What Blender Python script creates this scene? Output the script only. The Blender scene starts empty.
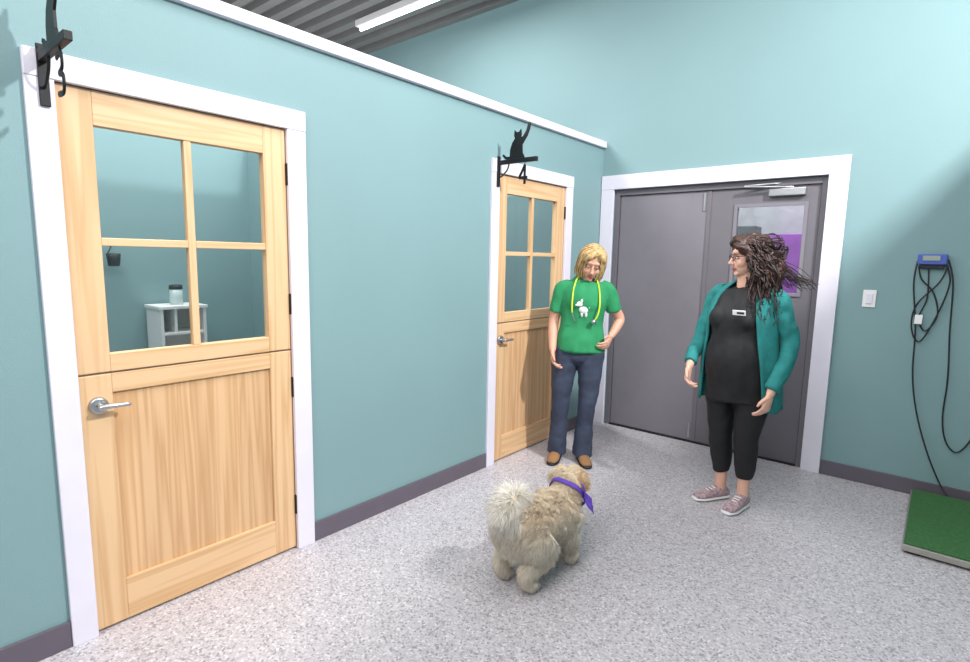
import bpy, bmesh, math, random
from mathutils import Vector, Matrix, Euler, noise
from mathutils.bvhtree import BVHTree
random.seed(7)
scene = bpy.context.scene
COL = scene.collection
try:
    scene.view_settings.view_transform = 'Standard'
except Exception as e:
    print(e)
PI = math.pi

# ------------------------------------------------------------------ materials
def lin(c):
    out = []
    for v in c:
        v = v / 255.0
        out.append(v / 12.92 if v <= 0.04045 else ((v + 0.055) / 1.055) ** 2.4)
    return tuple(out) + (1.0,)

def base_mat(name):
    m = bpy.data.materials.new(name)
    m.use_nodes = True
    nt = m.node_tree
    return m, nt, nt.nodes['Principled BSDF']

def M(name, c, rough=0.6, metal=0.0, var=0.08, vscale=8.0, bump=0.0, bscale=60.0, stretch=None):
    m, nt, b = base_mat(name)
    col = lin(c)
    tc = nt.nodes.new('ShaderNodeTexCoord')
    mp = nt.nodes.new('ShaderNodeMapping')
    nt.links.new(tc.outputs['Object'], mp.inputs['Vector'])
    if stretch: mp.inputs['Scale'].default_value = stretch
    n = nt.nodes.new('ShaderNodeTexNoise'); n.inputs['Scale'].default_value = vscale
    n.inputs['Detail'].default_value = 3
    nt.links.new(mp.outputs['Vector'], n.inputs['Vector'])
    r = nt.nodes.new('ShaderNodeValToRGB')
    r.color_ramp.elements[0].position = 0.3; r.color_ramp.elements[1].position = 0.7
    r.color_ramp.elements[0].color = tuple(x * (1 - var) for x in col[:3]) + (1,)
    r.color_ramp.elements[1].color = tuple(min(1, x * (1 + var)) for x in col[:3]) + (1,)
    nt.links.new(n.outputs['Fac'], r.inputs['Fac'])
    nt.links.new(r.outputs['Color'], b.inputs['Base Color'])
    b.inputs['Roughness'].default_value = rough
    b.inputs['Metallic'].default_value = metal
    if bump > 0:
        n2 = nt.nodes.new('ShaderNodeTexNoise'); n2.inputs['Scale'].default_value = bscale
        nt.links.new(mp.outputs['Vector'], n2.inputs['Vector'])
        bp = nt.nodes.new('ShaderNodeBump'); bp.inputs['Strength'].default_value = bump
        bp.inputs['Distance'].default_value = 0.01
        nt.links.new(n2.outputs['Fac'], bp.inputs['Height'])
        nt.links.new(bp.outputs['Normal'], b.inputs['Normal'])
    return m

def wood(name, axis, light=(222, 184, 142), dark=(206, 163, 118), plank=0.0):
    m, nt, b = base_mat(name)
    tc = nt.nodes.new('ShaderNodeTexCoord')
    mp = nt.nodes.new('ShaderNodeMapping')
    sc = [17, 17, 17]; sc[axis] = 0.55
    mp.inputs['Scale'].default_value = sc
    nt.links.new(tc.outputs['Object'], mp.inputs['Vector'])
    vec = mp.outputs['Vector']
    if plank > 0:
        sep = nt.nodes.new('ShaderNodeSeparateXYZ'); nt.links.new(tc.outputs['Object'], sep.inputs[0])
        dv = nt.nodes.new('ShaderNodeMath'); dv.operation = 'DIVIDE'; dv.inputs[1].default_value = plank
        nt.links.new(sep.outputs['Y'], dv.inputs[0])
        fl = nt.nodes.new('ShaderNodeMath'); fl.operation = 'FLOOR'; nt.links.new(dv.outputs[0], fl.inputs[0])
        wn = nt.nodes.new('ShaderNodeTexWhiteNoise'); wn.noise_dimensions = '1D'
        nt.links.new(fl.outputs[0], wn.inputs['W'])
        ml = nt.nodes.new('ShaderNodeVectorMath'); ml.operation = 'SCALE'; ml.inputs['Scale'].default_value = 9
        nt.links.new(wn.outputs['Color'], ml.inputs[0])
        ad = nt.nodes.new('ShaderNodeVectorMath'); ad.operation = 'ADD'
        nt.links.new(vec, ad.inputs[0]); nt.links.new(ml.outputs[0], ad.inputs[1])
        vec = ad.outputs[0]
    n = nt.nodes.new('ShaderNodeTexNoise'); n.inputs['Scale'].default_value = 1.0
    n.inputs['Detail'].default_value = 2; n.inputs['Distortion'].default_value = 0.3
    nt.links.new(vec, n.inputs['Vector'])
    mul = nt.nodes.new('ShaderNodeMath'); mul.operation = 'MULTIPLY'; mul.inputs[1].default_value = 8
    nt.links.new(n.outputs['Fac'], mul.inputs[0])
    fr = nt.nodes.new('ShaderNodeMath'); fr.operation = 'PINGPONG'; fr.inputs[1].default_value = 1.0
    nt.links.new(mul.outputs[0], fr.inputs[0])
    r = nt.nodes.new('ShaderNodeValToRGB')
    r.color_ramp.elements[0].color = lin(dark); r.color_ramp.elements[1].color = lin(light)
    r.color_ramp.elements[1].position = 0.65
    nt.links.new(fr.outputs[0], r.inputs['Fac'])
    out = r.outputs['Color']
    if plank > 0:
        mr = nt.nodes.new('ShaderNodeMapRange'); mr.inputs['To Min'].default_value = 0.86; mr.inputs['To Max'].default_value = 1.02
        nt.links.new(wn.outputs['Value'], mr.inputs['Value'])
        vm = nt.nodes.new('ShaderNodeVectorMath'); vm.operation = 'SCALE'
        nt.links.new(out, vm.inputs[0]); nt.links.new(mr.outputs[0], vm.inputs['Scale'])
        out = vm.outputs[0]
    nt.links.new(out, b.inputs['Base Color'])
    b.inputs['Roughness'].default_value = 0.5
    return m

def floor_mat():
    m, nt, b = base_mat('speckled_vinyl')
    tc = nt.nodes.new('ShaderNodeTexCoord')
    v = nt.nodes.new('ShaderNodeTexVoronoi'); v.inputs['Scale'].default_value = 125
    nt.links.new(tc.outputs['Object'], v.inputs['Vector'])
    sep = nt.nodes.new('ShaderNodeSeparateColor'); nt.links.new(v.outputs['Color'], sep.inputs[0])
    r = nt.nodes.new('ShaderNodeValToRGB'); r.color_ramp.interpolation = 'CONSTANT'
    e = r.color_ramp.elements
    e[0].position = 0; e[0].color = lin((150, 144, 149))
    e[1].position = 0.13; e[1].color = lin((178, 172, 177))
    for p, c in ((0.38, (190, 184, 189)), (0.72, (201, 196, 200)), (0.93, (214, 210, 213))):
        x = e.new(p); x.color = lin(c)
    nt.links.new(sep.outputs[0], r.inputs['Fac'])
    nt.links.new(r.outputs['Color'], b.inputs['Base Color'])
    b.inputs['Roughness'].default_value = 0.42
    return m

def glass_mat():
    m = bpy.data.materials.new('window_glass'); m.use_nodes = True
    nt = m.node_tree; nt.nodes.clear()
    o = nt.nodes.new('ShaderNodeOutputMaterial'); mx = nt.nodes.new('ShaderNodeMixShader')
    t = nt.nodes.new('ShaderNodeBsdfTransparent'); g = nt.nodes.new('ShaderNodeBsdfGlossy')
    g.inputs['Roughness'].default_value = 0.03
    t.inputs['Color'].default_value = (0.95, 0.97, 0.97, 1)
    mx.inputs[0].default_value = 0.06
    nt.links.new(t.outputs[0], mx.inputs[1]); nt.links.new(g.outputs[0], mx.inputs[2])
    nt.links.new(mx.outputs[0], o.inputs[0])
    return m

def attr_mat(name, rough=0.8):
    m, nt, b = base_mat(name)
    a = nt.nodes.new('ShaderNodeAttribute'); a.attribute_name = 'Col'
    nt.links.new(a.outputs['Color'], b.inputs['Base Color'])
    b.inputs['Roughness'].default_value = rough
    return m

def emit_mat(name, s):
    m, nt, b = base_mat(name)
    b.inputs['Emission Color'].default_value = (1, .98, .95, 1); b.inputs['Emission Strength'].default_value = s
    return m

TEAL = M('teal_wall_paint', (124, 154, 157), 0.65, var=0.02, vscale=1.5, bump=0.08, bscale=160)
TRIMW = M('white_trim_paint', (224, 218, 230), 0.4, var=0.02)
BASEB = M('grey_vinyl_base', (96, 88, 99), 0.5, var=0.04)
FLOOR = floor_mat()
DECK = M('metal_deck', (128, 127, 126), 0.55, 0.0, var=0.05)
WV = wood('pine_vertical', 2); WH = wood('pine_horizontal', 1)
WP = wood('pine_panel', 2, plank=0.105, light=(221, 180, 137), dark=(202, 157, 112))
GLASS = glass_mat()
BLACK = M('black_iron', (18, 18, 20), 0.5, 0.3)
GREYD = M('grey_door_paint', (122, 118, 126), 0.45, var=0.03)
GREYD2 = M('grey_door_paint_dark', (106, 102, 109), 0.45, var=0.03)
CHROME = M('brushed_steel', (185, 185, 188), 0.3, 0.9, var=0.04)
WHITE = M('white_plastic', (232, 230, 230), 0.4, var=0.02)
GREENM = M('green_rubber_mat', (56, 104, 56), 0.8, var=0.18, vscale=60, bump=0.4, bscale=150)
ALU = M('aluminium_edge', (170, 168, 160), 0.35, 0.6)
BLUEP = M('blue_plastic', (70, 90, 170), 0.4)
DARKP = M('dark_plastic', (25, 25, 28), 0.5)
PURPLE = M('purple_paint', (158, 92, 180), 0.6)
SKIN = M('skin_light', (214, 160, 136), 0.5, var=0.05, vscale=15)
SKIN2 = M('skin_fair', (224, 174, 152), 0.5, var=0.05, vscale=15)
LIP = M('lips', (178, 90, 88), 0.4)
EYEW = M('eye_white', (225, 220, 215), 0.3); IRIS = M('iris_dark', (50, 60, 70), 0.2)
BLONDE = M('blonde_hair', (205, 172, 120), 0.45, var=0.35, vscale=9, stretch=(8, 8, 1))
BLONDE2 = M('blonde_hair_dark', (150, 114, 74), 0.5, var=0.3, vscale=9, stretch=(8, 8, 1))
BRUN = M('brown_hair', (42, 26, 23), 0.5, var=0.4, vscale=20)
BRUN2 = M('brown_hair_warm', (60, 35, 29), 0.5, var=0.4, vscale=20)
GREENS = M('green_tshirt_cotton', (40, 138, 88), 0.85, var=0.08, vscale=14, bump=0.3, bscale=16)
JEAN = M('dark_denim', (52, 60, 80), 0.8, var=0.25, vscale=12, bump=0.25, bscale=22)
BLACKC = M('black_scrub_cloth', (24, 23, 27), 0.75, var=0.2, vscale=8, bump=0.3, bscale=14)
LEGG = M('black_leggings', (20, 19, 23), 0.7, var=0.2, vscale=8)
CARD = M('teal_cardigan_knit', (36, 126, 124), 0.85, var=0.15, vscale=20, bump=0.3, bscale=24)
SHOEB = M('tan_shoe_leather', (150, 110, 72), 0.6, var=0.2)
SHOEP = M('mauve_sneaker_fabric', (170, 145, 150), 0.8, var=0.45, vscale=70)
NEON = M('neon_stethoscope_tube', (200, 225, 50), 0.4)
FUR = attr_mat('dog_fur', 0.75)
PURP = M('purple_bandana_cloth', (92, 62, 170), 0.75, var=0.15, vscale=30)

# ------------------------------------------------------------------ builders
def empty(name, loc=(0, 0, 0), rotz=0.0):
    o = bpy.data.objects.new(name, None); o.empty_display_size = 0.1
    o.location = loc; o.rotation_euler = (0, 0, rotz)
    COL.objects.link(o); return o

def link(name, me, mats, parent=None, smooth=False):
    for m in mats: me.materials.append(m)
    o = bpy.data.objects.new(name, me); COL.objects.link(o)
    if parent is not None: o.parent = parent
    if smooth:
        me.polygons.foreach_set('use_smooth', [True] * len(me.polygons))
    return o

def box(name, x0, x1, y0, y1, z0, z1, mat, parent=None, bevel=0.0):
    bm = bmesh.new()
    vs = [bm.verts.new((x, y, z)) for x in (x0, x1) for y in (y0, y1) for z in (z0, z1)]
    for f in ((0, 1, 3, 2), (4, 6, 7, 5), (0, 4, 5, 1), (2, 3, 7, 6), (0, 2, 6, 4), (1, 5, 7, 3)):
        bm.faces.new([vs[i] for i in f])
    bmesh.ops.recalc_face_normals(bm, faces=bm.faces[:])
    if bevel > 0:
        bmesh.ops.bevel(bm, geom=bm.edges[:], offset=bevel, segments=2, affect='EDGES', profile=0.5)
    me = bpy.data.meshes.new(name); bm.to_mesh(me); bm.free()
    return link(name, me, [mat], parent)

def cr(p0, p1, p2, p3, t):
    return 0.5 * ((2 * p1) + (-p0 + p2) * t + (2 * p0 - 5 * p1 + 4 * p2 - p3) * t * t + (-p0 + 3 * p1 - 3 * p2 + p3) * t ** 3)

def tube(pts, radii, side=(1, 0, 0), seg=18, sub=4, cap=0.6, mi=0):
    P = [Vector(p) for p in pts]
    R = [Vector((r, r) if not isinstance(r, (tuple, list)) else r) for r in radii]
    n = len(P); Q = []; S = []
    for i in range(n - 1):
        a, b, c, d = max(i - 1, 0), i, i + 1, min(i + 2, n - 1)
        for k in range(sub):
            t = k / sub
            Q.append(cr(P[a], P[b], P[c], P[d], t)); S.append(cr(R[a], R[b], R[c], R[d], t))
    Q.append(P[-1]); S.append(R[-1])
    side = Vector(side)
    verts = []; faces = []; rings = []
    def ring(c, ra, rb, a, b):
        idx = []
        for k in range(seg):
            th = 2 * PI * k / seg
            verts.append(c + a * (math.cos(th) * ra) + b * (math.sin(th) * rb)); idx.append(len(verts) - 1)
        rings.append(idx)
    frames = []
    for i in range(len(Q)):
        t = (Q[min(i + 1, len(Q) - 1)] - Q[max(i - 1, 0)]).normalized()
        a = side - t * side.dot(t)
        if a.length < 0.05:
            a = t.orthogonal()
        a.normalize(); b = t.cross(a)
        frames.append((t, a, b))
    t, a, b = frames[0]; r = min(S[0]) * cap
    if cap > 0:
        for an in (80, 55, 28):
            an = math.radians(an)
            ring(Q[0] - t * r * math.sin(an), S[0][0] * math.cos(an), S[0][1] * math.cos(an), a, b)
    for i in range(len(Q)):
        t, a, b = frames[i]; ring(Q[i], S[i][0], S[i][1], a, b)
    r = min(S[-1]) * cap
    if cap > 0:
        for an in (28, 55, 80):
            an = math.radians(an)
            ring(Q[-1] + t * r * math.sin(an), S[-1][0] * math.cos(an), S[-1][1] * math.cos(an), a, b)
    for i in range(len(rings) - 1):
        A, B = rings[i], rings[i + 1]
        for k in range(seg):
            faces.append((A[k], A[(k + 1) % seg], B[(k + 1) % seg], B[k]))
    faces.append(tuple(reversed(rings[0]))); faces.append(tuple(rings[-1]))
    return verts, faces, mi

def ell(c, r, rot=None, seg=18, mi=0):
    c = Vector(c); Rm = Euler([math.radians(x) for x in rot]).to_matrix() if rot else Matrix.Identity(3)
    verts = []; faces = []; n = seg // 2
    for i in range(1, n):
        ph = PI * i / n
        for k in range(seg):
            th = 2 * PI * k / seg
            verts.append(c + Rm @ Vector((r[0] * math.sin(ph) * math.cos(th), r[1] * math.sin(ph) * math.sin(th), r[2] * math.cos(ph))))
    for i in range(n - 2):
        for k in range(seg):
            faces.append((i * seg + k, i * seg + (k + 1) % seg, (i + 1) * seg + (k + 1) % seg, (i + 1) * seg + k))
    verts.append(c + Rm @ Vector((0, 0, r[2]))); tp = len(verts) - 1
    verts.append(c + Rm @ Vector((0, 0, -r[2]))); bt = len(verts) - 1
    for k in range(seg):
        faces.append((tp, (k + 1) % seg, k)); L = (n - 2) * seg
        faces.append((bt, L + k, L + (k + 1) % seg))
    return verts, faces, mi

def combine(name, parts, fixn=True):
    V = []; F = []; MI = []
    for v, f, mi in parts:
        o = len(V); V += [tuple(x) for x in v]
        for q in f: F.append(tuple(i + o for i in q)); MI.append(mi)
    me = bpy.data.meshes.new(name); me.from_pydata(V, [], F)
    me.polygons.foreach_set('material_index', MI)
    if fixn:
        bm = bmesh.new(); bm.from_mesh(me)
        bmesh.ops.recalc_face_normals(bm, faces=bm.faces[:]); bm.to_mesh(me); bm.free()
    me.update()
    return me

def solid(name, parts, mats, parent=None, smooth=True):
    return link(name, combine(name, parts), mats, parent, smooth)

def fuse(name, parts, mats, parent=None, voxel=0.007, smooth=6, wr=0.0, wscale=14.0, wst=(1, 1, 1)):
    me0 = combine(name + '_src', parts)
    V = [v.co.copy() for v in me0.vertices]; F = [tuple(p.vertices) for p in me0.polygons]
    MI = [p.material_index for p in me0.polygons]
    o = bpy.data.objects.new(name, me0); COL.objects.link(o)
    rm = o.modifiers.new('r', 'REMESH'); rm.mode = 'VOXEL'; rm.voxel_size = voxel
    sm = o.modifiers.new('s', 'SMOOTH'); sm.factor = 0.5; sm.iterations = smooth
    dg = bpy.context.evaluated_depsgraph_get()
    me = bpy.data.meshes.new_from_object(o.evaluated_get(dg), depsgraph=dg)
    o.modifiers.clear(); o.data = me; me.name = name
    me.materials.clear()
    for m in mats: me.materials.append(m)
    if len(mats) > 1:
        bvh = BVHTree.FromPolygons(V, F)
        for p in me.polygons:
            r = bvh.find_nearest(p.center)
            p.material_index = MI[r[2]]
    if wr > 0:
        ns = [v.normal.copy() for v in me.vertices]
        for v, n in zip(me.vertices, ns):
            q = Vector((v.co.x * wst[0], v.co.y * wst[1], v.co.z * wst[2])) * wscale
            v.co += n * wr * (noise.fractal(q, 0.8, 2.0, 2))
    me.polygons.foreach_set('use_smooth', [True] * len(me.polygons))
    if parent is not None: o.parent = parent
    return o

# ------------------------------------------------------------------ room shell
BW = 4.48; CZ = 3.95; WT = 2.475
def wallseg(parent_name, segs, mat):
    parts = []
    for (x0, x1, y0, y1, z0, z1) in segs:
        v = [Vector((x, y, z)) for x in (x0, x1) for y in (y0, y1) for z in (z0, z1)]
        f = [(0, 1, 3, 2), (4, 6, 7, 5), (0, 4, 5, 1), (2, 3, 7, 6), (0, 2, 6, 4), (1, 5, 7, 3)]
        parts.append((v, f, 0))
    return solid(parent_name, parts, [mat], None, False)

D1, D2 = 0.468, 2.92     # outer casing start (Y) of each dutch door
CW = 1.045
def opening(d): return (d + 0.08, d + CW - 0.09)
o1, o2 = opening(D1), opening(D2); OZ = 2.08
wallseg('wall_left', [(-0.12, 0, -3.0, o1[0], 0, WT), (-0.12, 0, o1[1], o2[0], 0, WT), (-0.12, 0, o2[1], BW, 0, WT),
                      (-0.12, 0, o1[0], o1[1], OZ, WT), (-0.12, 0, o2[0], o2[1], OZ, WT)], TEAL)
DX0, DX1, DZ = 0.12, 1.74, 2.11
wallseg('wall_back', [(-6, DX0, BW, BW + 0.16, 0, CZ), (DX1, 6, BW, BW + 0.16, 0, CZ), (DX0, DX1, BW, BW + 0.16, DZ, CZ)], TEAL)
wallseg('wall_right', [(3.1, 3.22, -3.0, BW, 0, 2.91)], TEAL)
wallseg('wall_front', [(-0.12, 3.22, -3.12, -3.0, 0, 2.91)], TEAL)
wallseg('wall_exam_room_rear', [(-2.02, -1.9, -0.6, BW, 0, WT)], TEAL)
wallseg('wall_exam_room_divider', [(-1.9, -0.12, 2.2, 2.3, 0, WT)], TEAL)
wallseg('wall_exam_room_side', [(-1.9, -0.12, -0.6, -0.5, 0, WT)], TEAL)
wallseg('wall_corridor', [(-2.5, 4.5, 7.2, 7.3, 0, CZ)], M('corridor_paint', (176, 174, 180), 0.7))
box('floor', -6, 6, -4, 7.3, -0.1, 0, FLOOR)
box('trim_wall_cap', -0.15, 0.03, -3.0, BW, WT - 0.005, WT + 0.05, TRIMW, bevel=0.004)
for nm, a, b in (('baseboard_left', -3.0, D1), ('baseboard_left.001', D1 + CW, D2), ('baseboard_left.002', D2 + CW, BW)):
    box(nm, 0, 0.012, a, b, 0, 0.105, BASEB, bevel=0.003)
box('baseboard_back', 1.86, 3.1, BW - 0.012, BW, 0, 0.105, BASEB, bevel=0.003)
box('baseboard_right', 3.088, 3.1, -3.0, BW - 0.012, 0, 0.105, BASEB, bevel=0.003)

# corrugated metal ceiling deck
vs = []; fs = []
y = -4.0; prof = []
while y < BW + 0.2:
    prof += [(y, CZ), (y + 0.09, CZ), (y + 0.1, CZ + 0.07), (y + 0.19, CZ + 0.07)]
    y += 0.2
for (yy, z) in prof:
    vs.append(Vector((-6, yy, z))); vs.append(Vector((6, yy, z)))
for i in range(len(prof) - 1):
    fs.append((2 * i, 2 * i + 1, 2 * i + 3, 2 * i + 2))
me = bpy.data.meshes.new('ceiling'); me.from_pydata([tuple(v) for v in vs], [], fs)
link('ceiling', me, [DECK])
e = empty('fluorescent_strip_light')
box('housing', -2.6, -1.32, 3.78, 3.9, 3.88, 3.945, WHITE, e, .005)
solid('tube', [tube([(-2.58, 3.84, 3.865), (-1.34, 3.84, 3.865)], [.016, .016], (0, 1, 0), 12, 2, .3)], [emit_mat('lamp_glow', 5)], e)

def casing(name, parts_):
    e = empty(name)
    for i, p in enumerate(parts_): box('board_%d' % (i + 1), *p, TRIMW, e, 0.003)
def casing_left(name, d):
    a, b = d, d + CW; w = 0.1; T = 2.165
    casing(name, [(0, 0.02, a, a + 0.083, 0, T - 0.09), (0, 0.02, b - w + .005, b, 0, T - 0.09), (0, 0.023, a, b, T - 0.09, T),
                  (-0.12, 0, a + 0.065, a + 0.0805, 0, OZ), (-0.12, 0, b - 0.0905, b - 0.075, 0, OZ)])
casing_left('trim_1', D1); casing_left('trim_2', D2)
casing('trim_3', [(0.005, 0.125, BW - 0.02, BW, 0, 2.11), (1.735, 1.855, BW - 0.02, BW, 0, 2.11), (0.005, 1.855, BW - 0.023, BW, 2.11, 2.23)])

# ------------------------------------------------------------------ dutch doors
def dutch(name, d):
    e = empty(name)
    a, b = d + 0.083, d + CW - 0.095
    X0, X1 = -0.045, -0.002; st = 0.11
    box('stile_upper_left', X0, X1, a, a + st, 1.04, 2.072, WV, e, 0.003)
    box('stile_upper_right', X0, X1, b - st, b, 1.04, 2.072, WV, e, 0.003)
    box('rail_top', X0, X1 - 0.0005, a + st, b - st, 1.95, 2.072, WH, e, 0.002)
    box('rail_upper_bottom', X0, X1 - 0.0005, a + st, b - st, 1.04, 1.108, WH, e, 0.002)
    mid = (a + b) / 2
    box('muntin_vertical', X0 + 0.008, X1 - 0.004, mid - 0.015, mid + 0.015, 1.108, 1.95, WV, e, 0.003)
    box('muntin_horizontal_1', X0 + 0.008, X1 - 0.004, a + st, mid - 0.015, 1.517, 1.547, WH, e, 0.003)
    box('muntin_horizontal_2', X0 + 0.008, X1 - 0.004, mid + 0.015, b - st, 1.517, 1.547, WH, e, 0.003)
    box('glass_pane', -0.026, -0.023, a + st - .005, b - st + .005, 1.103, 1.955, GLASS, e)
    box('stile_lower_left', X0, X1, a, a + st, 0.012, 1.032, WV, e, 0.003)
    box('stile_lower_right', X0, X1, b - st, b, 0.012, 1.032, WV, e, 0.003)
    box('rail_lower_top', X0, X1 - 0.0005, a + st, b - st, 0.958, 1.032, WH, e, 0.002)
    box('rail_lower_bottom', X0, X1 - 0.0005, a + st, b - st, 0.012, 0.185, WH, e, 0.002)
    box('panel', X0 + 0.01, X1 - 0.014, a + st - .005, b - st + .005, 0.18, 0.963, WP, e)
    for i, z in enumerate((1.87, 1.26, 0.85, 0.24)):
        box('hinge_%d' % (i + 1), -0.004, 0.012, b - 0.004, b + 0.012, z - 0.05, z + 0.05, BLACK, e, 0.002)
    hy = a + 0.06; hz = 0.915
    solid('lever_handle', [tube([(-0.002, hy, hz), (0.012, hy, hz)], [0.033, 0.031], (0, 1, 0), 24, 2, 0.1),
                           tube([(0.01, hy, hz), (0.05, hy, hz)], [0.012, 0.011], (0, 1, 0), 12, 2, 0.2),
                           tube([(0.05, hy - 0.008, hz), (0.055, hy + 0.03, hz + 0.003), (0.05, hy + 0.09, hz - 0.001)], [0.011, 0.010, 0.008], (0, 0, 1), 12, 4, 0.6)],
          [CHROME], e)
    return e
dutch('door_1', D1); dutch('door_2', D2)

# ------------------------------------------------------------------ steel double door
e = empty('door_3')
YA, YB = BW + 0.02, BW + 0.13
box('frame_left', DX0, DX0 + 0.045, YA, YB, 0, DZ, GREYD2, e, 0.002)
box('frame_right', DX1 - 0.045, DX1, YA, YB, 0, DZ, GREYD2, e, 0.002)
box('frame_head', DX0 + 0.045, DX1 - 0.045, YA, YB, DZ - 0.05, DZ, GREYD2, e, 0.002)
box('leaf_left', DX0 + 0.05, 0.925, BW + 0.04, BW + 0.085, 0.012, DZ - 0.055, GREYD, e, 0.002)
wx0, wx1, wz0, wz1 = 1.14, 1.60, 1.28, 1.92
L0, L1 = 0.937, DX1 - 0.05
for nm, p in (('leaf_right_stile_1', (L0, wx0, 0.012, DZ - 0.055)), ('leaf_right_stile_2', (wx1, L1, 0.012, DZ - 0.055)),
              ('leaf_right_bottom', (wx0, wx1, 0.012, wz0)), ('leaf_right_top', (wx0, wx1, wz1, DZ - 0.055))):
    box(nm, p[0], p[1], BW + 0.04, BW + 0.085, p[2], p[3], GREYD2, e)
for nm, p in (('vision_bead_1', (wx0 - .02, wx0 + .005, wz0 - .02, wz1 + .02)), ('vision_bead_2', (wx1 - .005, wx1 + .02, wz0 - .02, wz1 + .02)),
              ('vision_bead_3', (wx0, wx1, wz1 - .005, wz1 + .02)), ('vision_bead_4', (wx0, wx1, wz0 - .02, wz0 + .005))):
    box(nm, p[0], p[1], BW + 0.03, BW + 0.041, p[2], p[3], GREYD, e, 0.002)
box('vision_glass', wx0, wx1, BW + 0.06, BW + 0.064, wz0, wz1, GLASS, e)
box('astragal', 0.915, 0.945, BW + 0.032, BW + 0.041, 0.012, DZ - 0.055, GREYD2, e, 0.002)
box('door_closer_body', 1.36, 1.60, BW - 0.0, BW + 0.04, 1.985, 2.04, CHROME, e, 0.006)
solid('door_closer_arm', [tube([(1.52, BW + 0.01, 2.045), (1.2, BW - 0.03, 2.06)], [0.008, 0.008], (0, 0, 1), 8, 2, 0.3),
                          tube([(1.2, BW - 0.03, 2.065), (1.45, BW + 0.03, 2.08)], [0.008, 0.008], (0, 0, 1), 8, 2, 0.3)], [CHROME], e)
box('flush_bolt_upper', 0.885, 0.9, BW + 0.03, BW + 0.041, 1.9, 2.04, CHROME, e, 0.002)
box('flush_bolt_lower', 0.885, 0.9, BW + 0.03, BW + 0.041, 0.04, 0.16, CHROME, e, 0.002)
box('threshold', DX0 + .045, DX1 - .045, BW + 0.02, BW + 0.13, 0, 0.01, DARKP, e)
e = empty('purple_locker')
box('cabinet', 0.86, 1.6, 6.7, 7.15, 0.0, 1.82, PURPLE, e, 0.01)
box('door_gap', 1.2, 1.206, 6.695, 6.701, 0.05, 1.77, DARKP, e)
e = empty('grey_storage_cabinet')
box('carcass', -0.4, 0.8, 6.75, 7.15, 0.0, 1.78, M('cabinet_grey', (150, 148, 152), .5), e, 0.01)
box('dark_bin', 0.1, 0.7, 6.8, 7.1, 1.78, 1.92, M('bin_grey', (95, 95, 100), .5), e, 0.01)

# ------------------------------------------------------------------ wall fittings
e = empty('light_switch')
sx, sz = 2.038, 1.276
box('plate', sx - 0.037, sx + 0.037, BW - 0.007, BW, sz - 0.058, sz + 0.058, WHITE, e, 0.003)
box('rocker', sx - 0.018, sx + 0.018, BW - 0.013, BW - 0.006, sz - 0.034, sz + 0.034, TRIMW, e, 0.003)

e = empty('scale_display')
dx, dz = 2.345, 1.54
box('housing', dx - 0.075, dx + 0.07, BW - 0.045, BW - .001, dz - 0.03, dz + 0.035, BLUEP, e, 0.006)
box('screen', dx - 0.05, dx + 0.035, BW - 0.05, BW - 0.043, dz - 0.005, dz + 0.025, M('lcd', (150, 160, 150), 0.3), e)
box('bracket', dx - 0.06, dx + 0.06, BW - 0.03, BW - .001, dz - 0.055, dz - 0.03, DARKP, e, 0.004)
yb = BW - 0.018
def cable(nm, pts, r=0.0045):
    solid(nm, [tube([(x, yb - o, z) for x, z, o in pts], [r] * len(pts), (0, 1, 0), 8, 8, 0.5)], [DARKP], e)
cable('cable_1', [(2.27, 1.53, 0.01), (2.265, 1.38, 0.01), (2.30, 1.1, 0), (2.315, 0.8, 0), (2.36, 0.55, 0), (2.44, 0.3, 0.01), (2.52, 0.12, .02), (2.56, 0.07, 0.06)])
cable('cable_2', [(2.33, 1.49, 0.02), (2.34, 1.3, 0.01), (2.31, 1.17, 0), (2.35, 1.09, 0), (2.40, 1.19, 0), (2.37, 1.33, 0.01), (2.30, 1.42, .01), (2.28, 1.50, 0.02)])
cable('cable_3', [(2.41, 1.52, 0.01), (2.44, 1.40, 0.01), (2.40, 1.2, 0), (2.33, 1.02, 0), (2.28, 1.10, 0), (2.29, 1.25, 0), (2.39, 1.40, .01), (2.42, 1.5, 0.01)])
cable('cable_4', [(2.42, 1.54, 0.01), (2.455, 1.4, 0.01), (2.47, 1.1, 0), (2.49, 0.8, 0), (2.49, 0.55, 0), (2.52, 0.4, 0), (2.58, 0.34, 0), (2.64, 0.45, 0), (2.66, .65, 0)])
box('cable_plug', 2.29, 2.33, BW - 0.03, BW - .001, 1.13, 1.19, WHITE, e, 0.003)

e = empty('veterinary_floor_scale')
box('steel_base', 2.38, 3.05, 3.5, 4.42, 0.015, 0.05, ALU, e, 0.004)
box('green_mat', 2.388, 3.042, 3.508, 4.412, 0.05, 0.062, GREENM, e, 0.004)
for i, (x, y) in enumerate(((2.43, 3.55), (3.0, 3.55), (2.43, 4.37), (3.0, 4.37))):
    box('foot_%d' % (i + 1), x - .03, x + .03, y - .03, y + .03, 0, 0.016, DARKP, e)

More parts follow.
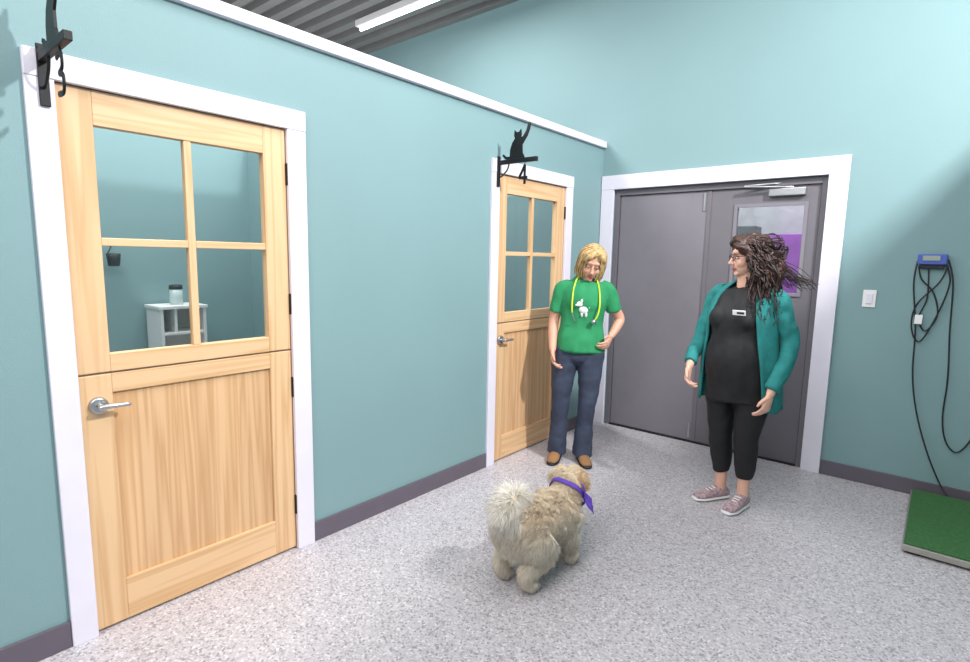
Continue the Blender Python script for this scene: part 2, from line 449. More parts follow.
# ------------------------------------------------------------------ hanging cat signs
CAT = [(0, 0), (-3, .5), (-5, 2.5), (-4.3, 3.2), (-2.6, 1.8), (0, 1.6), (.2, 5), (1.5, 8.5), (3.2, 10.5), (2.6, 12), (2.9, 14.8), (4.2, 13.6), (5.8, 13.6),
       (7, 15), (7.3, 12.2), (6.9, 10.6), (8.5, 11.2), (10.5, 14), (11.6, 17.5), (13.1, 17.3), (12.6, 14.5), (11.2, 11.2), (9, 8.4), (8, 7), (8.2, 3), (9.5, .8), (9.5, 0)]
def sign(y, digit):
    e = empty('hanging_cat_sign')
    zt = 2.13
    box('wall_plate', 0.023, 0.031, y - 0.015, y + 0.015, 1.98, 2.18, BLACK, e, 0.002)
    box('arm', 0.028, 0.34, y - 0.012, y + 0.012, zt - 0.008, zt + 0.02, BLACK, e, 0.002)
    solid('brace', [tube([(0.03, y, 2.04), (0.06, y, 2.05), (0.1, y, 2.085), (0.115, y, zt - 0.005)], [0.005] * 4, (0, 1, 0), 8, 5, 0.5)], [BLACK], e)
    bm = bmesh.new()
    k = 0.0125
    va = [bm.verts.new((0.12 + x * k, y - 0.004, zt + 0.018 + z * k)) for x, z in CAT]
    f = bm.faces.new(va)
    r = bmesh.ops.extrude_face_region(bm, geom=[f])
    for g in r['geom']:
        if isinstance(g, bmesh.types.BMVert): g.co.y += 0.008
    bmesh.ops.recalc_face_normals(bm, faces=bm.faces[:])
    bmesh.ops.triangulate(bm, faces=[f for f in bm.faces if len(f.verts) > 4])
    me = bpy.data.meshes.new('cat'); bm.to_mesh(me); bm.free()
    link('cat_silhouette', me, [BLACK], e)
    if digit == '4':
        pts = [[(.045, .0), (.045, .12)], [(.045, .12), (.0, .04)], [(.0, .04), (.065, .04)]]
    else:
        pts = [[(0, .115), (.05, .12), (.055, .08), (.02, .065)], [(.02, .065), (.06, .05), (.055, .005), (0, .005)]]
    ps = [tube([(0.2 + a, y, 1.985 + b) for a, b in s], [(.004, .010)] * len(s), (0, 1, 0), 8, 5, .5) for s in pts]
    solid('house_number', ps, [BLACK], e)
    solid('hook', [tube([(0.245, y, zt), (0.245, y, 2.1)], [0.003, 0.003], (0, 1, 0), 6, 2, 0)], [BLACK], e)
sign(0.52, '3'); sign(2.975, '4')

# ------------------------------------------------------------------ inside exam room
e = empty('white_shelf_unit')
sx0, sx1, sy0, sy1, st = -1.88, -1.62, 1.41, 1.71, 1.13
box('side_1', sx0, sx1, sy0, sy0 + .02, 0, st - .02, WHITE, e, .002); box('side_2', sx0, sx1, sy1 - .02, sy1, 0, st - .02, WHITE, e, .002)
box('top', sx0, sx1 + .01, sy0 - .01, sy1 + .01, st - .02, st, WHITE, e, .002)
box('back', sx0, sx0 + .01, sy0 + .02, sy1 - .02, 0, st - .02, WHITE, e)
for i, z in enumerate((0.05, 0.35, 0.65, 0.93)):
    box('shelf_%d' % (i + 1), sx0 + .01, sx1, sy0 + .02, sy1 - .02, z, z + .018, WHITE, e, .002)
box('divider', sx0 + .01, sx1 - 0.002, 1.50, 1.515, 0.948, st - .02, WHITE, e)
e = empty('glass_jar')
solid('jar_body', [tube([(-1.74, 1.56, st), (-1.74, 1.56, st + .11)], [0.042, 0.042], (1, 0, 0), 20, 2, 0)], [M('jar_glass', (190, 205, 205), 0.15)], e)
solid('jar_lid', [tube([(-1.74, 1.56, st + .11), (-1.74, 1.56, st + .135)], [0.044, 0.042], (1, 0, 0), 20, 2, 0.2)], [DARKP], e)
e = empty('black_wall_cup')
solid('cup', [tube([(-1.83, 1.22, 1.40), (-1.83, 1.22, 1.48)], [0.033, 0.043], (1, 0, 0), 18, 2, 0.1)], [DARKP], e)
solid('hanger', [tube([(-1.89, 1.22, 1.53), (-1.86, 1.22, 1.53), (-1.84, 1.19, 1.48)], [0.004] * 3, (0, 1, 0), 6, 4, 0.3)], [DARKP], e)

# ------------------------------------------------------------------ hands, heads, shoes
def hand(wrist, d, n, s, curl=0.35, k=1.0):
    W = Vector(wrist); d = Vector(d).normalized(); n = Vector(n); n = (n - d * n.dot(d)).normalized()
    s = Vector(s); s = (s - d * s.dot(d) - n * s.dot(n)).normalized()
    P = [tube([W - d * .01 * k, W + d * .03 * k, W + d * .085 * k], [(.024 * k, .017 * k), (.034 * k, .016 * k), (.038 * k, .012 * k)], s, 14, 4, 0.5)]
    for off, ln, c in ((.029, .068, 0), (.0098, .077, .1), (-.0098, .071, .2), (-.029, .055, .3)):
        p = W + d * (.082 if abs(off) < .02 else .076) * k + s * off * k
        pts = [p - d * .015 * k, p]; ang = curl * .6 + c * .3
        for q in (0.45, 0.3, 0.25):
            ang += (curl + c * .3) * .75
            dd = d * math.cos(ang) + n * math.sin(ang)
            p = p + dd * ln * q * k; pts.append(p.copy())
        P.append(tube(pts, [.0085 * k, .0085 * k, .008 * k, .0075 * k, .0062 * k], s, 10, 3, 0.8))
    p = W + d * .022 * k + s * .024 * k; t1 = (d * .75 + s * .65 + n * .25).normalized(); t2 = (d * .95 + s * .2 + n * .3).normalized()
    P.append(tube([p - t1 * .01, p + t1 * .035 * k, p + t1 * .035 * k + t2 * .028 * k], [.013 * k, .0105 * k, .0075 * k], s, 10, 4, 0.8))
    return P

def shoe(x, y, yaw, mat, sole, parent, nm, zoff=0.0):
    c, s_ = math.cos(yaw), math.sin(yaw)
    def T(px, py, pz): return (x + px * c - py * s_, y + px * s_ + py * c, pz)
    sd = (c, s_, 0)
    up = tube([T(0, -.06, .04), T(0, -.02, .05), T(0, .04, .044), T(0, .11, .032), T(0, .155, .027)],
              [(.03, .03), (.036, .045), (.04, .036), (.044, .024), (.032, .017)], sd, 18, 4, 0.6)
    so = tube([T(0, -.065, .0125), T(0, -.02, .0125), T(0, .04, .0125), T(0, .11, .0125), T(0, .16, .0125)],
              [(.032, .0125), (.037, .0125), (.041, .0125), (.048, .0125), (.034, .0125)], sd, 18, 4, 1.4)
    fuse(nm + '_upper', [up], [mat], parent, 0.005, 3)
    solid(nm + '_sole', [so], [sole], parent)
    lac = [tube([T(-.018, yy, zz), T(0, yy + .006, zz + .006), T(.018, yy, zz)], [.004] * 3, sd, 6, 4, 0.5) for yy, zz in ((.035, .078), (.055, .070), (.075, .062))]
    return lac

def head(parent, Mx, skin, iris, nm):
    parts = [ell((0, -.012, .03), (.073, .092, .085)), ell((0, .028, -.04), (.055, .058, .072)), ell((0, .066, -.092), (.022, .019, .019)),
             ell((.036, .05, -.03), (.026, .03, .03)), ell((-.036, .05, -.03), (.026, .03, .03)),
             ell((0, .068, .032), (.05, .016, .016)), tube([(0, .083, .012), (0, .094, -.012), (0, .104, -.03)], [.007, .009, .012], (1, 0, 0), 12, 4, .8),
             ell((.011, .09, -.033), (.008, .01, .007)), ell((-.011, .09, -.033), (.008, .01, .007)),
             ell((.074, -.008, -.008), (.009, .019, .03), (0, 8, -15)), ell((-.074, -.008, -.008), (.009, .019, .03), (0, -8, 15)),
             tube([(0, -.02, -.03), (0, -.025, -.12)], [.05, .048], (1, 0, 0), 16, 3, .3)]
    o = fuse(nm + '_head', parts, [skin], parent, 0.004, 4); o.matrix_local = Mx
    ey = []
    for s in (-1, 1):
        ey += [ell((s * .030, .073, .003), (.012, .0115, .007), mi=0), ell((s * .030, .082, .002), (.0052, .0035, .005), mi=1)]
        ey += [tube([(s * .017, .078, .007), (s * .03, .0855, .0105), (s * .043, .076, .007)], [.0015, .0022, .0015], (0, 0, 1), 6, 4, .5, mi=3)]
        ey += [tube([(s * .014, .083, .019), (s * .03, .086, .024), (s * .046, .077, .018)], [.0022, .0028, .0018], (0, 0, 1), 6, 4, .5, mi=3)]
    ey += [tube([(-.024, .079, -.062), (-.01, .089, -.060), (0, .0905, -.061), (.01, .089, -.060), (.024, .079, -.062)], [.002, .0045, .0045, .0045, .002], (0, 0, 1), 8, 4, .6, mi=2),
           tube([(-.02, .08, -.067), (0, .089, -.070), (.02, .08, -.067)], [.002, .005, .002], (0, 0, 1), 8, 4, .6, mi=2)]
    o = solid(nm + '_face_features', ey, [EYEW, iris, LIP, BLONDE2 if nm == 'blonde' else BRUN], parent); o.matrix_local = Mx

def headM(c, yaw, pitch, roll):
    return Matrix.Translation(Vector(c)) @ Matrix.Rotation(math.radians(yaw), 4, 'Z') @ Matrix.Rotation(math.radians(roll), 4, 'Y') @ Matrix.Rotation(math.radians(pitch), 4, 'X')

# ------------------------------------------------------------------ woman in green t-shirt
w1 = empty('woman_in_green_tshirt', (0.37, 3.47, 0), math.radians(-149.2))
fuse('jeans', [
    tube([(.05, 0, .86), (.066, .005, .70), (.078, .025, .47), (.085, .0, .30), (.095, -.012, .05)], [(.1, .105), (.094, .095), (.07, .07), (.064, .066), (.074, .082)], cap=.15),
    tube([(-.13, 0, .86), (-.128, .01, .70), (-.118, .035, .47), (-.105, .015, .30), (-.095, .005, .05)], [(.096, .103), (.09, .093), (.068, .07), (.064, .066), (.074, .082)], cap=.15),
    tube([(-.04, 0, .80), (-.04, 0, .88), (-.045, 0, 1.0)], [(.157, .112), (.168, .117), (.14, .1)])],
    [JEAN], w1, 0.008, 4, 0.006, 9, (1, 1, 1.3))
fuse('green_tshirt', [
    tube([(-.042, .005, .845), (-.045, .005, .92), (-.05, 0, 1.03), (-.057, .005, 1.14), (-.063, .01, 1.21), (-.068, 0, 1.30), (-.07, -.005, 1.355), (-.075, 0, 1.375)],
         [(.186, .134), (.176, .13), (.152, .114), (.157, .118), (.165, .125), (.16, .095), (.10, .065), (.062, .055)], cap=.15, sub=5),
    ell((.0, .075, 1.19), (.06, .05, .06)), ell((-.125, .075, 1.19), (.06, .05, .06)),
    tube([(.04, 0, 1.315), (.095, 0, 1.285), (.125, -.005, 1.19), (.137, -.008, 1.12)], [.05, .053, .052, .055], (0, 1, 0), cap=.15),
    tube([(-.18, 0, 1.315), (-.23, 0, 1.285), (-.262, -.012, 1.20), (-.28, -.025, 1.14)], [.05, .053, .052, .055], (0, 1, 0), cap=.15)],
    [GREENS], w1, 0.007, 4, 0.008, 11, (1, 1, .6))
A1 = [tube([(.105, 0, 1.26), (.13, -.01, 1.14), (.15, -.015, 1.05), (.152, .03, .94), (.148, .085, .845)], [.046, .041, .037, .034, .024], (1, 0, 0))]
A1 += hand((.147, .09, .838), (-.1, .28, -1), (-1, .1, 0), (0, 1, .2), .45)
fuse('right_arm', A1, [SKIN], w1, 0.0035, 3)
A2 = [tube([(-.235, 0, 1.26), (-.275, -.03, 1.16), (-.325, -.055, 1.075), (-.298, -.01, 1.01), (-.262, .03, .955)], [.046, .041, .037, .033, .024], (0, 1, 0))]
A2 += hand((-.258, .038, .948), (.3, .78, -.55), (1, -.35, .1), (.1, .6, .9), .5)
fuse('left_arm', A2, [SKIN], w1, 0.0035, 3)
HM = headM((-.105, .055, 1.475), 8, -26, -9)
fuse('neck', [tube([(-.07, 0, 1.32), (-.078, .012, 1.38), (-.095, .03, 1.44)], [.062, .05, .05])], [SKIN], w1, .006, 3)
head(w1, HM, SKIN, IRIS, 'blonde')
cap = [ell((0, -.022, .042), (.083, .096, .086)), ell((.072, -.012, -.02), (.02, .048, .072)), ell((-.072, -.012, -.02), (.02, .048, .072)), ell((0, -.072, -.02), (.068, .04, .08)),
       tube([(-.02, .045, .112), (.03, .076, .088), (.064, .058, .045)], [.02, .019, .014]), tube([(-.02, .045, .112), (-.05, .07, .085), (-.07, .05, .045)], [.02, .018, .014])]
o = fuse('blonde_hair_mass', cap, [BLONDE], w1, .005, 3, .008, 40, (1.5, 1.5, .3)); o.matrix_local = HM
st = []
for i in range(260):
    an = random.uniform(42, 318) if i > 90 else random.choice((random.uniform(34, 100), random.uniform(260, 326)))
    ar = math.radians(an)     # 0 = front
    sxn, cyn = math.sin(ar), math.cos(ar)
    root = Vector((random.uniform(-.02, .01) + sxn * .012, -.02 + cyn * .07, .126 - abs(cyn) * .012))
    R1 = random.uniform(.98, 1.1)
    p1 = Vector((sxn * .075 * R1, -.015 + cyn * .09 * R1, .085)); p2 = Vector((sxn * .092 * R1, -.015 + cyn * .098 * R1, .01))
    p3 = Vector((sxn * random.uniform(.08, .105), -.015 + cyn * .1, random.uniform(-.07, -.03))); p4 = Vector((sxn * random.uniform(.065, .1), -.01 + cyn * .085, random.uniform(-.125, -.075)))
    st.append(tube([root, p1, p2, p3, p4], [.003, .0045, .0045, .0035, .001], (0, 0, 1), 5, 4, .3, mi=random.choice((0, 0, 1))))
o = solid('blonde_hair_strands', st, [BLONDE, BLONDE2], w1); o.matrix_local = HM
shoe(.095, .0, math.radians(-12), SHOEB, DARKP, w1, 'right_shoe'); shoe(-.095, .015, math.radians(14), SHOEB, DARKP, w1, 'left_shoe')
solid('stethoscope', [
    tube([(.02, .132, 1.13), (.022, .13, 1.2), (.012, .085, 1.31), (-.018, .035, 1.38), (-.075, -.05, 1.40), (-.13, .025, 1.385), (-.16, .08, 1.31), (-.17, .128, 1.2), (-.16, .137, 1.12), (-.135, .13, 1.07)],
         [.0058] * 10, (0, 1, 0), 10, 5, .5),
    tube([(-.134, .128, 1.075), (-.132, .14, 1.06)], [.018, .018], (1, 0, 0), 14, 2, .3, mi=1),
    tube([(.02, .133, 1.14), (.01, .137, 1.10), (-.005, .134, 1.07)], [.004] * 3, (0, 1, 0), 8, 3, .5, mi=1)], [NEON, CHROME], w1)
g = [ell((-.06, .118, 1.15), (.034, .02, .03)), ell((-.032, .128, 1.19), (.022, .014, .02)), ell((-.014, .132, 1.182), (.014, .010, .009)), ell((-.045, .132, 1.212), (.009, .01, .014)),
     ell((-.048, .112, 1.115), (.009, .02, .022)), ell((-.078, .112, 1.115), (.010, .02, .022)), ell((-.1, .112, 1.165), (.016, .02, .008), (0, 30, 0))]
solid('shirt_dog_print', g, [WHITE], w1)

# ------------------------------------------------------------------ woman in teal cardigan
w2 = empty('woman_in_teal_cardigan', (1.515, 3.52, 0), math.radians(165))
fuse('leggings', [
    tube([(.095, 0, .84), (.095, .01, .66), (.085, .025, .46), (.08, .005, .32), (.075, -.005, .19)], [(.108, .12), (.098, .105), (.072, .076), (.066, .07), (.047, .05)], cap=.2),
    tube([(-.095, 0, .84), (-.095, .01, .66), (-.085, .025, .46), (-.08, .005, .32), (-.075, -.005, .19)], [(.108, .12), (.098, .105), (.072, .076), (.066, .07), (.047, .05)], cap=.2),
    tube([(0, 0, .80), (0, 0, .98)], [(.18, .14), (.17, .13)])], [LEGG], w2, .008, 5, .007, 10)
fuse('ankles', [tube([(.075, -.005, .22), (.075, -.005, .05)], [.036, .034]), tube([(-.075, -.005, .22), (-.075, -.005, .05)], [.036, .034])], [SKIN2], w2, .005, 3)
fuse('scrub_top', [
    tube([(0, .015, .68), (0, .02, .80), (0, .035, .95), (0, .025, 1.06), (0, .025, 1.18), (0, .01, 1.28), (0, -.005, 1.34), (0, 0, 1.375)],
         [(.19, .16), (.195, .168), (.193, .17), (.176, .152), (.18, .152), (.172, .115), (.13, .08), (.065, .055)], cap=.1, sub=5),
    ell((.075, .12, 1.17), (.075, .065, .07)), ell((-.075, .12, 1.17), (.075, .065, .07))], [BLACKC], w2, .008, 5, .012, 9, (1, 1, .6))
rings = [(1.385, -.01, .075, .062, 40), (1.345, -.012, .15, .088, 35), (1.28, 0, .19, .125, 38), (1.18, .012, .203, .17, 44), (1.05, .012, .2, .175, 50), (.92, .01, .218, .19, 54), (.78, .0, .226, .195, 58), (.64, -.005, .232, .2, 62)]
V = []; F = []; N = 48; rr = []
for i in range(len(rings) - 1):
    for k in range(4):
        t = k / 4; rr.append([rings[i][j] * (1 - t) + rings[i + 1][j] * t for j in range(5)])
rr.append(list(rings[-1]))
for (z, cy, rx, ry, op) in rr:
    for k in range(N + 1):
        ph = math.radians(op + (360 - 2 * op) * k / N)
        wob = 1 + (.04 * math.sin(ph * 9 + z * 3)) * max(0, min(1, (1.2 - z) / .4))
        V.append((rx * wob * math.sin(ph), cy + ry * wob * math.cos(ph), z))
for i in range(len(rr) - 1):
    for k in range(N):
        F.append((i * (N + 1) + k, i * (N + 1) + k + 1, (i + 1) * (N + 1) + k + 1, (i + 1) * (N + 1) + k))
me = bpy.data.meshes.new('cardigan_body'); me.from_pydata(V, [], F); o = link('cardigan_body', me, [CARD], w2, True)
sd = o.modifiers.new('s', 'SOLIDIFY'); sd.thickness = 0.01; sd.offset = 1
fuse('cardigan_right_sleeve', [tube([(.13, -.005, 1.325), (.185, 0, 1.29), (.212, .02, 1.18), (.235, .05, 1.06), (.235, .12, .96), (.215, .195, .885)], [.055, .062, .056, .049, .045, .039], (0, 1, 0), cap=.15)], [CARD], w2, .007, 3, .009, 12)
fuse('cardigan_left_sleeve', [tube([(-.13, -.005, 1.325), (-.185, 0, 1.29), (-.222, -.02, 1.18), (-.258, -.045, 1.06), (-.265, .02, .92), (-.25, .10, .79)], [.055, .062, .057, .05, .046, .040], (0, 1, 0), cap=.15)], [CARD], w2, .007, 3, .009, 12)
fuse('right_hand', [tube([(.222, .17, .91), (.208, .215, .86)], [.026, .023])] + hand((.206, .22, .855), (-.15, .35, -1), (-1, -.2, 0), (-.1, 1, .3), .5), [SKIN2], w2, .0035, 3)
fuse('left_hand', [tube([(-.253, .09, .82), (-.248, .112, .765)], [.026, .023])] + hand((-.247, .114, .757), (.1, .25, -1), (1, -.1, 0), (.1, 1, .1), .4), [SKIN2], w2, .0035, 3)
fuse('neck', [tube([(0, -.005, 1.33), (0, .01, 1.40), (-.005, .015, 1.46)], [.065, .053, .052])], [SKIN2], w2, .006, 3)
HC = Vector((-.008, .03, 1.535)); HM2 = headM(HC, -42, -6, 0)
head(w2, HM2, SKIN2, IRIS, 'brunette')
o = fuse('brown_hair_mass', [ell((0, -.026, .048), (.09, .106, .093)), ell((0, -.085, .0), (.085, .065, .1)), ell((.074, -.025, -.02), (.022, .045, .07)), ell((-.074, -.025, -.02), (.022, .045, .07)),
                         ell((0, -.12, -.09), (.11, .07, .13)), ell((-.07, -.07, -.13), (.06, .05, .12)), tube([(0, .05, .112), (.045, .064, .088), (.076, .035, .03), (.08, .01, -.04)], [.02, .02, .018, .014]), tube([(0, .05, .112), (-.045, .064, .088), (-.076, .035, .03), (-.08, .01, -.04)], [.02, .02, .018, .014])],
         [BRUN2], w2, .006, 3, .018, 26); o.matrix_local = HM2
locks = []
bl = Vector((-.866, -.5, 0)); toC = Vector((-.5, .866, 0))
hb = HM2.to_3x3()
for i in range(480):
    an = math.radians(random.uniform(60, 300)); zz = random.uniform(-.03, .12)
    k = math.sqrt(max(.15, 1 - (zz / .135) ** 2))
    root = HC + hb @ Vector((math.sin(an) * .085 * k, -.024 + math.cos(an) * .10 * k, zz))
    outw = (hb @ Vector((math.sin(an), math.cos(an) - .3, 0))).normalized()
    m = random.random()
    if m < .10:      # blown strands
        L = random.uniform(.22, .38)
        p = [root, root + outw * .04 + bl * .05 + Vector((0, 0, -.01)), HC + bl * L * .5 + toC * random.uniform(-.06, .04) + Vector((0, 0, random.uniform(-.07, .0))),
             HC + bl * L + toC * random.uniform(-.05, .03) + Vector((0, 0, random.uniform(-.19, -.14)))]
    else:
        L = random.uniform(.0, .16)
        drop = random.uniform(.2, .40)
        p = [root, root + outw * .03 + Vector((0, 0, -.04)), HC + bl * (L * .85) + outw * .05 + toC * random.uniform(-.06, .09) + Vector((0, 0, -drop * .5)),
             HC + bl * L + outw * .03 + toC * random.uniform(-.06, .17) + Vector((0, 0, -drop))]
    pts = []; n = 22; ph0 = random.uniform(0, 6.28); fr = random.uniform(2.5, 4)
    for j in range(n + 1):
        t = j / n * 3; s_ = min(int(t), 2); u = t - s_
        q = cr(p[max(s_ - 1, 0)], p[s_], p[s_ + 1], p[min(s_ + 2, 3)], u)
        A = .010 * min(1, j / 8)
        q = q + toC * A * math.cos(ph0 + fr * 2 * PI * j / n) + Vector((0, 0, 1)) * A * .7 * math.sin(ph0 + fr * 2 * PI * j / n) + bl * A * .6 * math.sin(ph0 + fr * 2 * PI * j / n)
        pts.append(q)
    rad = [(.0052 if m > .10 else .0032) * (1 - .65 * (j / n) ** 2) for j in range(n + 1)]
    locks.append(tube(pts, rad, (0, 0, 1), 5, 1, .3, mi=random.choice((0, 0, 1))))
solid('curly_hair_locks', locks, [BRUN, BRUN2], w2)
gl = []
for s in (-1, 1):
    pp = [(s * .031 + .021 * math.cos(a_), .092 - abs(.021 * math.cos(a_)) * .1, .002 + .016 * math.sin(a_)) for a_ in [2 * PI * i / 12 for i in range(13)]]
    gl.append(tube(pp, [.0024] * 13, (0, 1, 0), 6, 2, .2))
    gl.append(tube([(s * .052, .088, .008), (s * .074, .05, .008), (s * .082, -.01, .004)], [.0024] * 3, (0, 0, 1), 6, 3, .3))
gl.append(tube([(-.01, .094, .005), (0, .096, .008), (.01, .094, .005)], [.002] * 3, (0, 0, 1), 6, 3, .3))
o = solid('eyeglasses', gl, [M('glasses_frame', (60, 26, 32), .3)], w2); o.matrix_local = HM2
l1 = shoe(.08, .01, math.radians(-22), SHOEP, WHITE, w2, 'right_sneaker'); l2 = shoe(-.08, .02, math.radians(2), SHOEP, WHITE, w2, 'left_sneaker')
solid('shoe_laces', l1 + l2, [WHITE], w2)
bd = box('name_badge', -.038, .036, -.003, .003, -.015, .015, WHITE, w2, .002); bd.location = (-.07, .19, 1.215); bd.rotation_euler = (math.radians(-12), 0, math.radians(8))
bd2 = box('name_badge_text', -.03, .01, .003, .0045, -.006, .006, DARKP, w2); bd2.location = (-.07, .19, 1.215); bd2.rotation_euler = bd.rotation_euler

# ------------------------------------------------------------------ dog
dog = empty('fluffy_dog', (1.05, 2.10, 0), math.radians(-4))
dp = [tube([(0, -.2, .26), (0, -.14, .265), (0, -.02, .262), (0, .1, .255), (0, .18, .27)], [(.092, .092), (.118, .115), (.106, .10), (.11, .115), (.08, .09)], sub=5),
      tube([(0, .13, .28), (-.005, .2, .325), (-.02, .25, .37)], [(.085, .09), (.068, .072), (.06, .06)]),
      ell((-.03, .285, .38), (.062, .068, .056)), tube([(-.04, .32, .37), (-.065, .38, .355), (-.072, .4, .352)], [(.037, .034), (.026, .025), (.02, .02)]),
      tube([(.01, .27, .425), (.045, .275, .40), (.058, .285, .345)], [(.022, .012), (.03, .013), (.018, .01)], (0, 1, 0)),
      tube([(-.07, .255, .425), (-.105, .25, .40), (-.118, .255, .345)], [(.022, .012), (.03, .013), (.018, .01)], (0, 1, 0))]
for s in (-1, 1):
    dp.append(tube([(s * .06, .13, .26), (s * .068, .11, .19), (s * .066, .14, .095), (s * .066, .14, .035)], [(.055, .06), (.043, .045), (.030, .030), (.027, .027)]))
    dp.append(tube([(s * .066, .135, .024), (s * .066, .18, .022)], [(.03, .023), (.028, .02)]))
    dp.append(tube([(s * .066, -.15, .25), (s * .08, -.1, .18), (s * .078, -.15, .13), (s * .075, -.2, .095), (s * .075, -.185, .035)], [(.07, .08), (.056, .062), (.042, .045), (.029, .030), (.027, .027)]))
    dp.append(tube([(s * .075, -.19, .024), (s * .075, -.145, .022)], [(.03, .023), (.028, .02)]))
tailp = [(0, -.19, .31), (0, -.255, .345), (-.005, -.265, .39), (-.015, -.215, .42), (-.04, -.16, .41), (-.08, -.15, .375), (-.12, -.17, .33)]
dp.append(tube(tailp, [.03, .028, .026, .026, .024, .02, .012]))
body = fuse('dog_body', dp, [M('dog_undercoat', (222, 202, 174), .8, var=.1)], dog, .007, 5)
bm_ = body.data; bm_.calc_loop_triangles()
tris = [(t.area, t) for t in bm_.loop_triangles]; tot = sum(a for a, _ in tris)
V = []; F = []; C = []
tv = [Vector(p) for p in tailp]
DOWN = Vector((0, 0, -1))
def strand(p, n, L, w, flow, col, lift, sag):
    tg = flow - n * flow.dot(n)
    if tg.length < .05: tg = n.orthogonal()
    tg.normalize()
    side = n.cross(tg).normalized()
    o_ = len(V); q = p - n * .004; steps = 3
    for j in range(steps):
        lf = lift * (1.35 - .45 * j)
        d = (tg + n * lf + DOWN * (sag * j * max(0.0, .6 - n.z))).normalized()
        up = d.cross(side).normalized()
        ww = w * (1 - j / steps * .7)
        for an in (0, 2.094, 4.189):
            V.append(tuple(q + side * ww * math.cos(an) + up * ww * math.sin(an))); C.append(col)
        q = q + d * L / steps
    V.append(tuple(q)); C.append(col)
    for j in range(steps - 1):
        for k in range(3):
            a = o_ + j * 3 + k; b = o_ + j * 3 + (k + 1) % 3
            F.append((a, b, b + 3, a + 3))
    for k in range(3): F.append((o_ + (steps - 1) * 3 + k, o_ + (steps - 1) * 3 + (k + 1) % 3, o_ + steps * 3))
NS = 46000
for a, t in tris:
    cnt = a / tot * NS; n_i = int(cnt) + (1 if random.random() < cnt - int(cnt) else 0)
    vs_ = [bm_.vertices[i].co for i in t.vertices]
    for _ in range(n_i):
        r1, r2 = random.random(), random.random()
        if r1 + r2 > 1: r1, r2 = 1 - r1, 1 - r2
        p = vs_[0] + (vs_[1] - vs_[0]) * r1 + (vs_[2] - vs_[0]) * r2
        n = t.normal.copy()
        dt = min((p - q).length for q in tv[1:])
        clump = noise.noise_vector(p * 22) * .7 + noise.noise_vector(p * 60) * .4 + Vector((random.gauss(0, .12), random.gauss(0, .12), random.gauss(0, .12)))
        lift = .55 + .25 * noise.noise(p * 35)
        if dt < .04:
            L = random.uniform(.07, .12); fl = Vector((-.35, -.25, -.7)) + clump; c = (255, 247, 236); sag = .7; lift = .7
        elif p.y > .24 and p.z > .32:
            L = random.uniform(.018, .03); fl = Vector((0, -.8, -.3)) + clump * .6; c = (240, 208, 168) if abs(p.x + .03) > .055 else (250, 232, 206); sag = .1; lift = .5
        elif p.z < .06:
            L = random.uniform(.012, .02); fl = Vector((0, .1, -.6)); c = (252, 242, 226); sag = .1
        elif p.z < .17:
            L = random.uniform(.035, .055); fl = Vector((0, -.35, -.7)) + clump * .8; c = (252, 240, 222); sag = .3
        else:
            L = random.uniform(.045, .065) if p.y > -.1 else random.uniform(.055, .085)
            fl = Vector((0, -.6, -.6)) + clump; top = max(0, min(1, (p.z - .25) / .1))
            c = tuple((254, 243, 226)[k] * (1 - top * .5) + (242, 214, 178)[k] * top * .5 for k in range(3)); sag = .35
        if p.z < L * 0.6 + .004: L = max(.006, p.z * .7)
        v = random.uniform(.9, 1.04); cc = lin(tuple(min(255, x * v) for x in c))
        strand(p, n, L, random.uniform(.0009, .0018), fl, cc, lift, sag)
V = [(x, y, max(z, 0.001)) for x, y, z in V]
me = bpy.data.meshes.new('dog_fur'); me.from_pydata(V, [], F)
ca = me.color_attributes.new('Col', 'FLOAT_COLOR', 'POINT')
ca.data.foreach_set('color', [x for c in C for x in c])
link('dog_fur', me, [FUR], dog, True)
solid('dog_nose_and_eyes', [ell((-.079, .422, .362), (.012, .009, .01)), ell((-.085, .337, .395), (.009, .009, .009)), ell((-.01, .352, .392), (.009, .009, .009))], [DARKP], dog)
rp = []
c0 = Vector((-.008, .205, .33)); ax = Vector((-.1, .72, .5)).normalized(); u_ = ax.cross(Vector((1, 0, 0))).normalized(); v_ = ax.cross(u_)
for i in range(25):
    a = 2 * PI * i / 24; rp.append(c0 + (u_ * math.cos(a) + v_ * math.sin(a)) * (.096 + .004 * math.sin(a * 5)))
solid('bandana_band', [tube(rp, [(.012, .004)] * 25, tuple(ax), 10, 2, .1)], [PURP], dog)
V2 = []; F2 = []
tp = [Vector((.07, .2, .40)), Vector((.115, .25, .29)), Vector((.15, .19, .27))]
NN = 8
idx = {}
for i in range(NN + 1):
    for j in range(NN + 1 - i):
        q = tp[0] * (1 - (i + j) / NN) + tp[1] * (i / NN) + tp[2] * (j / NN)
        q = q + Vector((.012 * math.sin(i * 1.4 + j), 0, .006 * math.cos(j * 1.6))); idx[(i, j)] = len(V2); V2.append(tuple(q))
for i in range(NN):
    for j in range(NN - i):
        F2.append((idx[(i, j)], idx[(i + 1, j)], idx[(i, j + 1)]))
        if j < NN - i - 1: F2.append((idx[(i + 1, j)], idx[(i + 1, j + 1)], idx[(i, j + 1)]))
me = bpy.data.meshes.new('bandana_flap'); me.from_pydata(V2, [], F2); o = link('bandana_flap', me, [PURP], dog, True)
sd = o.modifiers.new('s', 'SOLIDIFY'); sd.thickness = .004

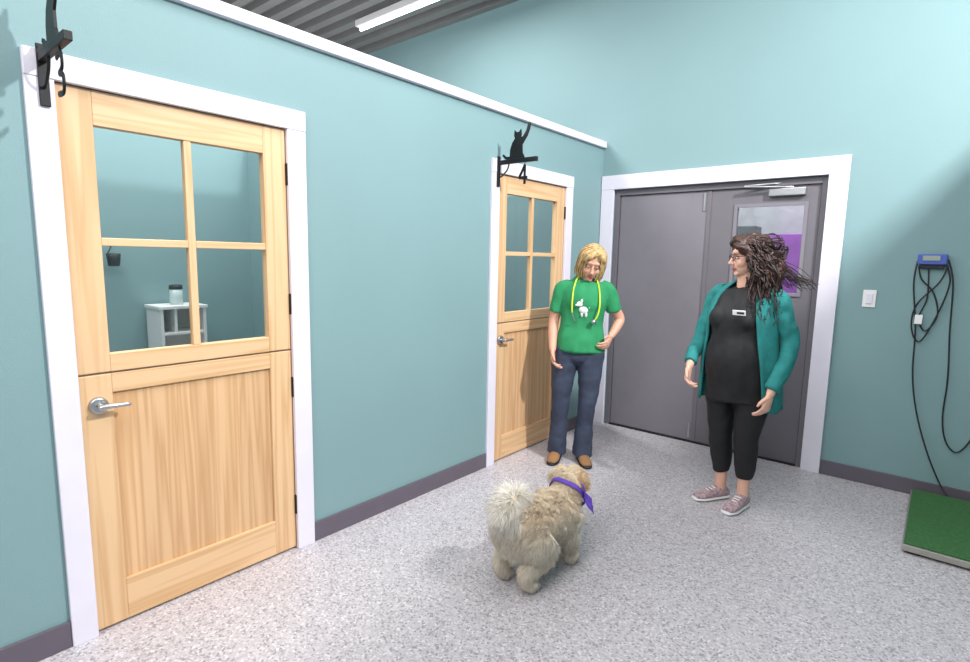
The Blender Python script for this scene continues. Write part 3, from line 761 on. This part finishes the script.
# ------------------------------------------------------------------ lights
def area(name, loc, rot, sx, sy, power, col=(1, 1, 1)):
    l = bpy.data.lights.new(name, 'AREA'); l.shape = 'RECTANGLE'; l.size = sx; l.size_y = sy; l.energy = power; l.color = col
    o = bpy.data.objects.new(name, l); o.location = loc; o.rotation_euler = [math.radians(r) for r in rot]; COL.objects.link(o); return o
area('ceiling_fluorescent_light', (1.5, 1.6, 3.85), (0, 0, 0), 1.6, 3.6, 74, (1, .98, .98))
area('ceiling_fluorescent_light.001', (1.8, -1.2, 3.6), (25, 0, 0), 2.5, 2.0, 112, (1, .97, .97))
area('ceiling_fluorescent_light.002', (-1.1, 1.2, 3.85), (0, 0, 0), 1.0, 3.0, 125)
area('ceiling_fluorescent_light.003', (-1.1, 3.2, 3.85), (0, 0, 0), 1.0, 1.2, 45)
area('added_ceiling_fill', (-2.6, 2.5, 2.6), (180, 0, 0), 1.5, 3.0, 30)  # unseen fill lamp, added behind the partition to brighten the ceiling deck
area('corridor_light', (1.0, 5.8, 3.6), (0, 0, 0), 2, 1, 110)
k = area('high_bay_light', (3.9, 2.4, 3.85), (0, 0, 0), .2, .2, 230)
k.rotation_euler = (Vector((0.8, 3.2, 1.0)) - k.location).to_track_quat('-Z', 'Y').to_euler()
w = bpy.data.worlds.new('world'); scene.world = w; w.use_nodes = True
w.node_tree.nodes['Background'].inputs[0].default_value = (.92, .9, 1, 1); w.node_tree.nodes['Background'].inputs[1].default_value = 0.5

# ------------------------------------------------------------------ camera
cam = bpy.data.cameras.new('camera'); co = bpy.data.objects.new('camera', cam); COL.objects.link(co)
cam.sensor_width = 36; cam.lens = 547 / 970 * 36; cam.clip_start = 0.05
yaw = math.radians(39.9); p = math.radians(7.63); r = 0.019
Fh = Vector((-math.sin(yaw), math.cos(yaw), 0)); Rl = Vector((math.cos(yaw), math.sin(yaw), 0)); Z = Vector((0, 0, 1))
fw = Fh * math.cos(p) - Z * math.sin(p); Ul = Fh * math.sin(p) + Z * math.cos(p)
cx = Rl * math.cos(r) + Ul * math.sin(r); cyv = -Rl * math.sin(r) + Ul * math.cos(r)
m3 = Matrix((cx, cyv, -fw)).transposed()
co.matrix_world = Matrix.Translation((2.42, 0, 1.5)) @ m3.to_4x4()
scene.camera = co
